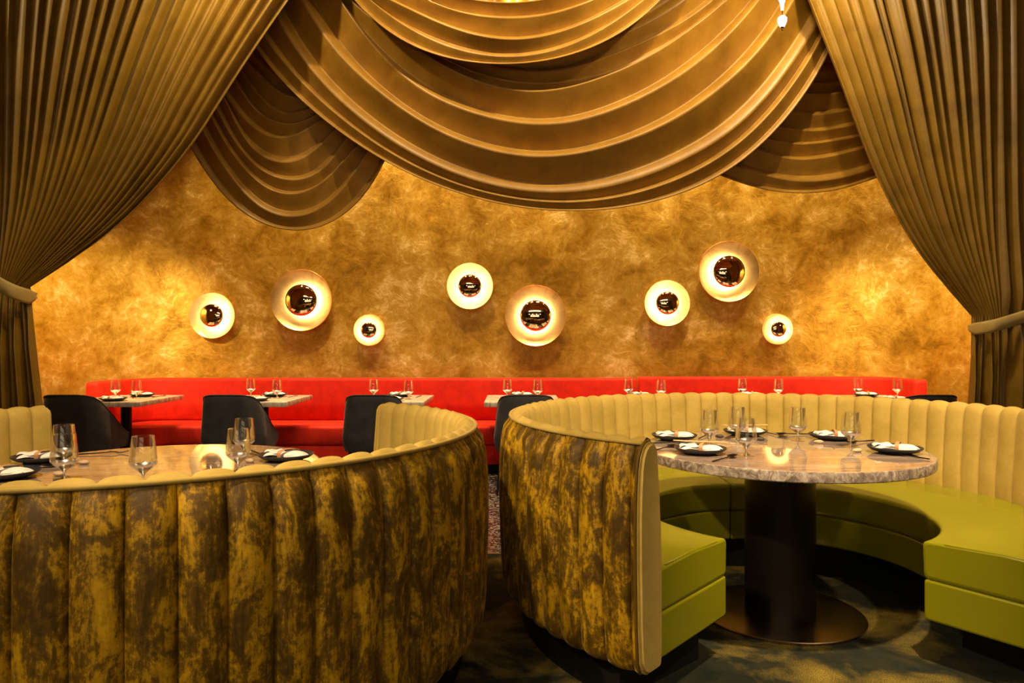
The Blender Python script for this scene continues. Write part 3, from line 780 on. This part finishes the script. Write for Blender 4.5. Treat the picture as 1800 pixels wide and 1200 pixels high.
def chop(x, y, rz, l):
    t = thing('chopsticks', l, 'chopsticks', (x, y, TZ), rz)
    for dy in (-.005, .006):
        V, Fc = tube([(-.115, dy, .0505), (.0, dy, .0505), (.115, dy*.6, .0505)], [.0022, .0029, .0034], 8); obj('chopstick', V, Fc, M_WOOD, t)
chop(1.21, 3.80, .02, 'pale wooden chopsticks lying across the rear dish of the right round table')
chop(.8165, 3.178, -.35, 'reddish wooden chopsticks lying across the front left dish of the right round table')

# ------------------------------------------------------------------ red banquettes
def path_offset(P, d):
    P = np.array(P, float); T = np.gradient(P, axis=0); T /= np.linalg.norm(T, axis=1)[:, None]
    return P+np.stack([-T[:, 1], T[:, 0]], 1)*d
def sweep_path(P, prof, name, mat, par):
    """prof: (offset, z) closed"""
    rows = []; n = len(P); m = len(prof)
    c = np.mean(prof, axis=0); h = (np.max(prof, axis=0)-np.min(prof, axis=0))/2
    P = np.array(P, float); T = np.gradient(P, axis=0); T /= np.linalg.norm(T, axis=1)[:, None]; N = np.stack([-T[:, 1], T[:, 0]], 1)
    L = np.r_[0, np.cumsum(np.linalg.norm(np.diff(P, axis=0), axis=1))]
    V = []
    for i in range(n):
        e = min(L[i], L[-1]-L[i]); r = .03; ins = r*(1-math.sqrt(max(0, 1-(1-min(1, e/r))**2)))
        for p in prof:
            q = c+(np.array(p)-c)*(1-ins/h); xy = P[i]+N[i]*q[0]; V.append((xy[0], xy[1], q[1]))
    Fc = grid_faces(n, m, wrap_m=True); Fc += [tuple(range(m))[::-1], tuple((n-1)*m+j for j in range(m))]
    return obj(name, V, Fc, mat, par, smooth=50)
def densify(pts):
    out = []
    P = [np.array(p, float) for p in pts]
    for i in range(len(P)-1):
        L = np.linalg.norm(P[i+1]-P[i])
        k = max(1, int(L/.25)); out += [P[i]*(1-s)+P[i+1]*s for s in np.linspace(0, 1, k, endpoint=False)]
    out.append(P[-1])
    a, b = out[0], out[1]; u = (b-a)/np.linalg.norm(b-a); pre = [a+u*s for s in (0, .003, .01, .018, .03)]
    a2, b2 = out[-1], out[-2]; u2 = (b2-a2)/np.linalg.norm(b2-a2); post = [a2+u2*s for s in (.03, .018, .01, .003, 0)]
    return pre+out[1:-1]+post
YB = 7.29
pl = [(-3.73, 6.60), (-3.73, 6.94)]+[(-3.38-.35*math.cos(a), 6.94+.35*math.sin(a)) for a in np.linspace(.1, PI/2, 12)]+[(1.245, YB)]
pr = [(1.260, YB)]+[(3.38+.35*math.sin(a), 6.94+.35*math.cos(a)) for a in np.linspace(0, PI/2-.1, 12)]+[(3.73, 6.94), (3.73, 6.78)]
def banq(label, P, h, x0, x1, side):
    t = thing('banquette_bench', label, 'banquette', ((x0+x1)/2, 7.0, 0)); off = np.array([(x0+x1)/2, 7.0])
    Q = [np.array(p)-off for p in densify(P)]
    prof = round_poly([(.0, .452), (-.02, .60), (.0, h-.005), (.12, h), (.13, .452)], .028, 4)
    o = sweep_path(Q, prof, 'backrest', M_RED, t)
    if side < 0: poly = [(-3.72, 6.62), (-3.30, 6.62), (-3.24, 6.66), (-3.20, 6.74), (-3.14, 6.77), (x1, 6.77), (x1, 7.40), (-3.45, 7.40), (-3.60, 7.25), (-3.72, 7.08)]
    else: poly = [(x0, 6.77), (3.14, 6.77), (3.22, 6.78), (3.72, 6.78), (3.72, 7.08), (3.60, 7.25), (3.45, 7.40), (x0, 7.40)]
    poly = [(x-off[0], y-off[1]) for x, y in poly]
    slab('seat_cushion', poly, .275, .451, M_RED, t, bev=.03, segs=4)
    p2 = [(x, y+.012) if y < 0 else (x, y) for x, y in poly]
    slab('seat_base', p2, .095, .273, M_RED, t, bev=.012, segs=2)
    slab('plinth', [(x*.985, y+(.10 if y < 0 else -.03)) for x, y in poly], 0, .094, M_BLACK, t, bev=0)
    return t
banq('long bright red velvet banquette along the gold wall, left and centre section', pl, .872, -3.72, 1.245, -1)
banq('bright red velvet banquette along the gold wall, right-hand section behind the booth', pr, .884, 1.262, 3.72, 1)

# ------------------------------------------------------------------ small tables and chairs
def small_table():
    t = thing('dining_table', 'x', 'table', (0, 0, 0))
    slab('tabletop', [(-.32, -.41), (.32, -.41), (.32, .41), (-.32, .41)], .695, .735, M_PALE, t, bev=.004, segs=2)
    V, Fc = lathe_closed([(.045, .012), (.045, .695)], 32); obj('pedestal', V, Fc, M_BLACKMETAL, t, smooth=30)
    box('base_plate', -.22, .22, -.22, .22, 0, .012, M_BLACKMETAL, t, bev=.004)
    return t
def chair():
    t = thing('dining_chair', 'x', 'chair', (0, 0, 0))
    R = .13; W = .265
    pl = [(-W, y) for y in np.linspace(.43, .15, 8)]+[(-W+R-R*math.cos(a), R-R*math.sin(a)) for a in np.linspace(.12, PI/2, 9)]
    pl += [(x, 0) for x in np.linspace(-W+R+.03, W-R-.03, 9)]+[(W-R+R*math.sin(a), R-R*math.cos(a)) for a in np.linspace(0, PI/2-.12, 9)]+[(W, y) for y in np.linspace(.15, .43, 8)]
    P = np.array(pl); T = np.gradient(P, axis=0); T /= np.linalg.norm(T, axis=1)[:, None]; N = np.stack([-T[:, 1], T[:, 0]], 1)
    def top(y, x):
        z = np.interp(y, [-.01, .05, .10, .18, .30, .38, .43], [.81, .795, .765, .69, .555, .485, .465])
        return z-.012*(x/W)**4
    V = []; rim = []
    for i in range(len(P)):
        zt = top(P[i][1], P[i][0]); zs = np.linspace(.34, zt-.012, 9); th = .038
        def pos(off, z):
            k = 1-.17*max(0, (z-.45)/.36)-.10*max(0, (.45-z)/.11)**2
            yy = P[i][1]+N[i][1]*off; lean = -.05*max(0, (z-.45)/.36)*(1 if yy < .2 else .4)
            return ((P[i][0]+N[i][0]*off)*k, yy+lean+(.03*max(0, (.45-z)/.11)**2 if yy < .1 else 0), z)
        ring = [pos(0, z) for z in zs]+[pos(.004, zt-.003), pos(.012, zt), pos(.026, zt), pos(.034, zt-.003)]+[pos(th, z) for z in zs[::-1]]
        rim.append(pos(.003, zt+.001)); V += ring
    m = 22; n = len(P); Fc = grid_faces(n, m, wrap_m=True); Fc += [tuple(range(m))[::-1], tuple((n-1)*m+j for j in range(m))]
    sh = obj('shell_back', V, Fc, M_GREY, t, smooth=60)
    Vp, Fp = tube(rim, .0055, 6); obj('piping', Vp, Fp, M_GREY, sh, smooth=180)
    poly = round_poly([(-.225, .045), (.225, .045), (.235, .50), (-.235, .50)], .07, 5)
    slab('seat', [tuple(p) for p in poly], .345, .475, M_GREY, t, bev=.022, segs=4)
    for sx in (-1, 1):
        for (ya, yb) in ((.09, .02), (.43, .47)):
            Vl, Fl = tube([(sx*.19, ya, .345), (sx*.215, (ya+yb)/2, .17), (sx*.235, yb, 0.0)], [.016, .012, .008], 10); obj('leg', Vl, Fl, M_BLACKMETAL, t, smooth=50)
    return t
names = ['leftmost in the row', 'second from left', 'third from left', 'fourth from left', 'fifth from left', 'sixth from left', 'rightmost']
tx = [-3.39, -2.185, -1.05, .09, 1.16, 2.17, 3.22]
gl = [((203, 6.54), (240, 6.42)), ((441, 6.72), (487, 6.50)), ((657, 6.57), (718, 6.36)), ((892, 6.57), (945, 6.44)), ((1104.6, 6.65), (1162, 6.44)), ((1304.6, 6.70), (1368.6, 6.6)), ((1508, 6.72), (1577.6, 6.64))]
TB = small_table(); CH = chair()
for k in range(7):
    nm = names[k]; X = tx[k]
    put(TB, X, 6.44, 0, 0, 'small pale marble table at the red banquette, %s of seven' % nm, 'table', 'small marble tables along the banquette')
    for j, (px, d) in enumerate(gl[k]):
        put(GL0, (px-900)/F*d, d, .736, 0, 'wine glass on the small marble table %s, its %s glass' % (nm, 'left' if j == 0 else 'right'), 'glass', 'wine glasses on the small tables')
    for y, w_ in ((6.66, 'rear'), (6.17, 'front')):
        xx = X+.03 if k < 3 else X
        put(PL0, xx, y, .736, 0, 'dark dish on the %s side of the small marble table %s' % (w_, nm), 'plate', 'dishes on the small tables')
        put(NK0, xx, y, .736, (.15 if y > 6.4 else -.1), 'white napkin on the %s dish of the small marble table %s' % (w_, nm), 'napkin', 'napkins on the small tables')
    put(SP0, X+.08, 6.40, .736, PI/2+.5, 'black spoon on the small marble table %s' % nm, 'spoon', 'cutlery on the small tables')
    put(FK0, X+.20, 6.50, .736, PI/2-.1, 'black fork on the small marble table %s' % nm, 'fork', 'cutlery on the small tables')
for X, l in ((-3.55, 'charcoal velvet chair at the leftmost small marble table'), (-2.27, 'charcoal velvet chair at the second small marble table from the left'),
             (-1.12, 'charcoal velvet chair partly behind the end of the left booth'), (.115, 'charcoal velvet chair in the gap between the two round booths'),
             (3.36, 'charcoal velvet chair with only its top showing above the right booth')):
    put(CH, X, 5.86, 0, 0, l, 'chair', 'charcoal velvet chairs facing the banquette')

# ------------------------------------------------------------------ wall lights
def sconce(px, py, rp, rm, label):
    D = 7.40; p = at(px, py, D); R = rp/F*D; Rm = rm/F*7.36*1.07
    t = thing('disc_wall_light', label, 'wall light', (p[0], 7.5, p[2]), 0, 'round mirror wall lights on the gold wall')
    def disc(prof, name, mat, par, n=64, sm=50):
        V = []                                   # revolve about the y axis; prof = (radius, distance out from wall)
        for r, o in prof:
            for k in range(n):
                a = 2*PI*k/n; V.append((r*math.cos(a), -o, r*math.sin(a)))
        Fc = grid_faces(len(prof), n, wrap_m=True)
        return obj(name, V, Fc, mat, par, smooth=sm)
    disc([(.001, .030), (R*.45, .034), (R*.75, .055), (R*.95, .088), (R, .100), (R+.002, .098), (R*.96, .080), (R*.75, .045), (R*.4, .022), (.001, .020)], 'dish', M_LEAF, t)
    disc([(.03, 0), (.03, .03), (.001, .03)], 'wall_mount', M_BRASS, t)
    disc([(.001, .152)]+[(Rm*math.sin(a), .152-.35*Rm*(1-math.cos(a))/(1-math.cos(1.57))) for a in np.linspace(.1, 1.57, 14)]+[(Rm, .112), (.001, .112)], 'convex_mirror', M_MIRROR, t, sm=40)
    o = disc([(.001, .1115), (Rm*.94, .1115), (Rm*.94, .098), (.001, .098)], 'light_ring', M_LED, t)
    disc([(.02, .03), (.02, .098)], 'stem', M_BRASS, t)
for a in ((372.5, 555, 40, 19, 'medium gold disc wall light with mirror, leftmost on the wall'), (529.5, 528, 53.7, 26, 'large gold disc wall light with mirror, second from left'),
          (649, 580.5, 27.5, 13, 'small gold disc wall light with mirror, low, third from left'), (826, 503, 40.5, 19, 'medium gold disc wall light with mirror, fourth from left on the wall'),
          (941.5, 555, 53.5, 26, 'large gold disc wall light with mirror nearest the centre of the wall'), (1173, 533, 40, 19, 'medium gold disc wall light with mirror, third from right'),
          (1281.5, 477.5, 53, 26, 'large gold disc wall light with mirror, highest on the wall, second from right'), (1367, 579, 27, 12.5, 'small gold disc wall light with mirror, rightmost on the wall')):
    sconce(*a)
# pendant at the upper right
p = at(1375, 38, 4.55)
t = thing('pendant_lamp', 'glowing glass pendant with brass tip hanging before the right of the swag', 'lamp', (p[0], p[1], CZ))
z = lambda v: p[2]+v-CZ
V, Fc = lathe([(.001, z(-.036)), (.012, z(-.035)), (.021, z(-.018)), (.028, z(.004)), (.027, z(.018)), (.018, z(.030)), (.001, z(.034))], 28); obj('glass_globe', V, Fc, M_GLOBE, t, smooth=60)
V, Fc = lathe([(.001, z(-.062)), (.003, z(-.060)), (.005, z(-.052)), (.004, z(-.048)), (.010, z(-.040)), (.012, z(-.034)), (.001, z(-.033))], 20); obj('brass_tip', V, Fc, M_BRASS, t, smooth=60)
V, Fc = tube([(0, 0, z(.03)), (0, 0, 0)], .003, 8); obj('stem', V, Fc, M_BRASS, t)
V, Fc = lathe([(.009, z(.07)), (.013, z(.11)), (.024, z(.14)), (.055, z(.17)), (.11, z(.20)), (.105, z(.203)), (.05, z(.175)), (.02, z(.143)), (.009, z(.11))], 36); obj('bell_shade', V, Fc, M_BELL, t, smooth=60)
# bar pendants behind the viewer, seen in the convex mirrors
for k, x in enumerate((-3.0, -1.0, 1.0, 3.0)):
    t = thing('bar_pendant', 'glowing bowl pendant over the bar, %s of four in a row' % ('first', 'second', 'third', 'last')[k], 'lamp', (x, -3.2, CZ), 0, 'bowl pendants over the bar')
    V, Fc = lathe([(.001, -1.75), (.10, -1.73), (.20, -1.66), (.25, -1.55), (.24, -1.55), (.19, -1.65), (.001, -1.72)], 32); obj('bowl_shade', V, Fc, M_GLOBE, t, smooth=60)
    V, Fc = tube([(0, 0, -1.55), (0, 0, 0)], .008, 8); obj('stem', V, Fc, M_BRASS, t)
# the back bar behind the viewer, mirrored in the wall lights
t = thing('back_bar', 'dark bar with warmly lit bottle shelves along the wall facing the stage', 'bar', (0, -4.6, 0))
M_GLOW = emit('lit_shelf_panel', (1, .78, .5), 1.6)
box('lit_panel', -2.6, 2.6, -.30, -.27, 1.05, 2.4, M_GLOW, t)
for z in (1.05, 1.5, 1.95, 2.4): box('shelf', -2.65, 2.65, -.27, 0, z-.02, z+.02, M_BLACK, t)
for x in (-2.62, -1.3, 0, 1.3, 2.62): box('upright', x-.03, x+.03, -.27, 0, 0, 2.42, M_BLACK, t)
box('counter', -2.8, 2.8, .7, 1.2, 0, 1.08, M_BLACK, t, bev=.01)
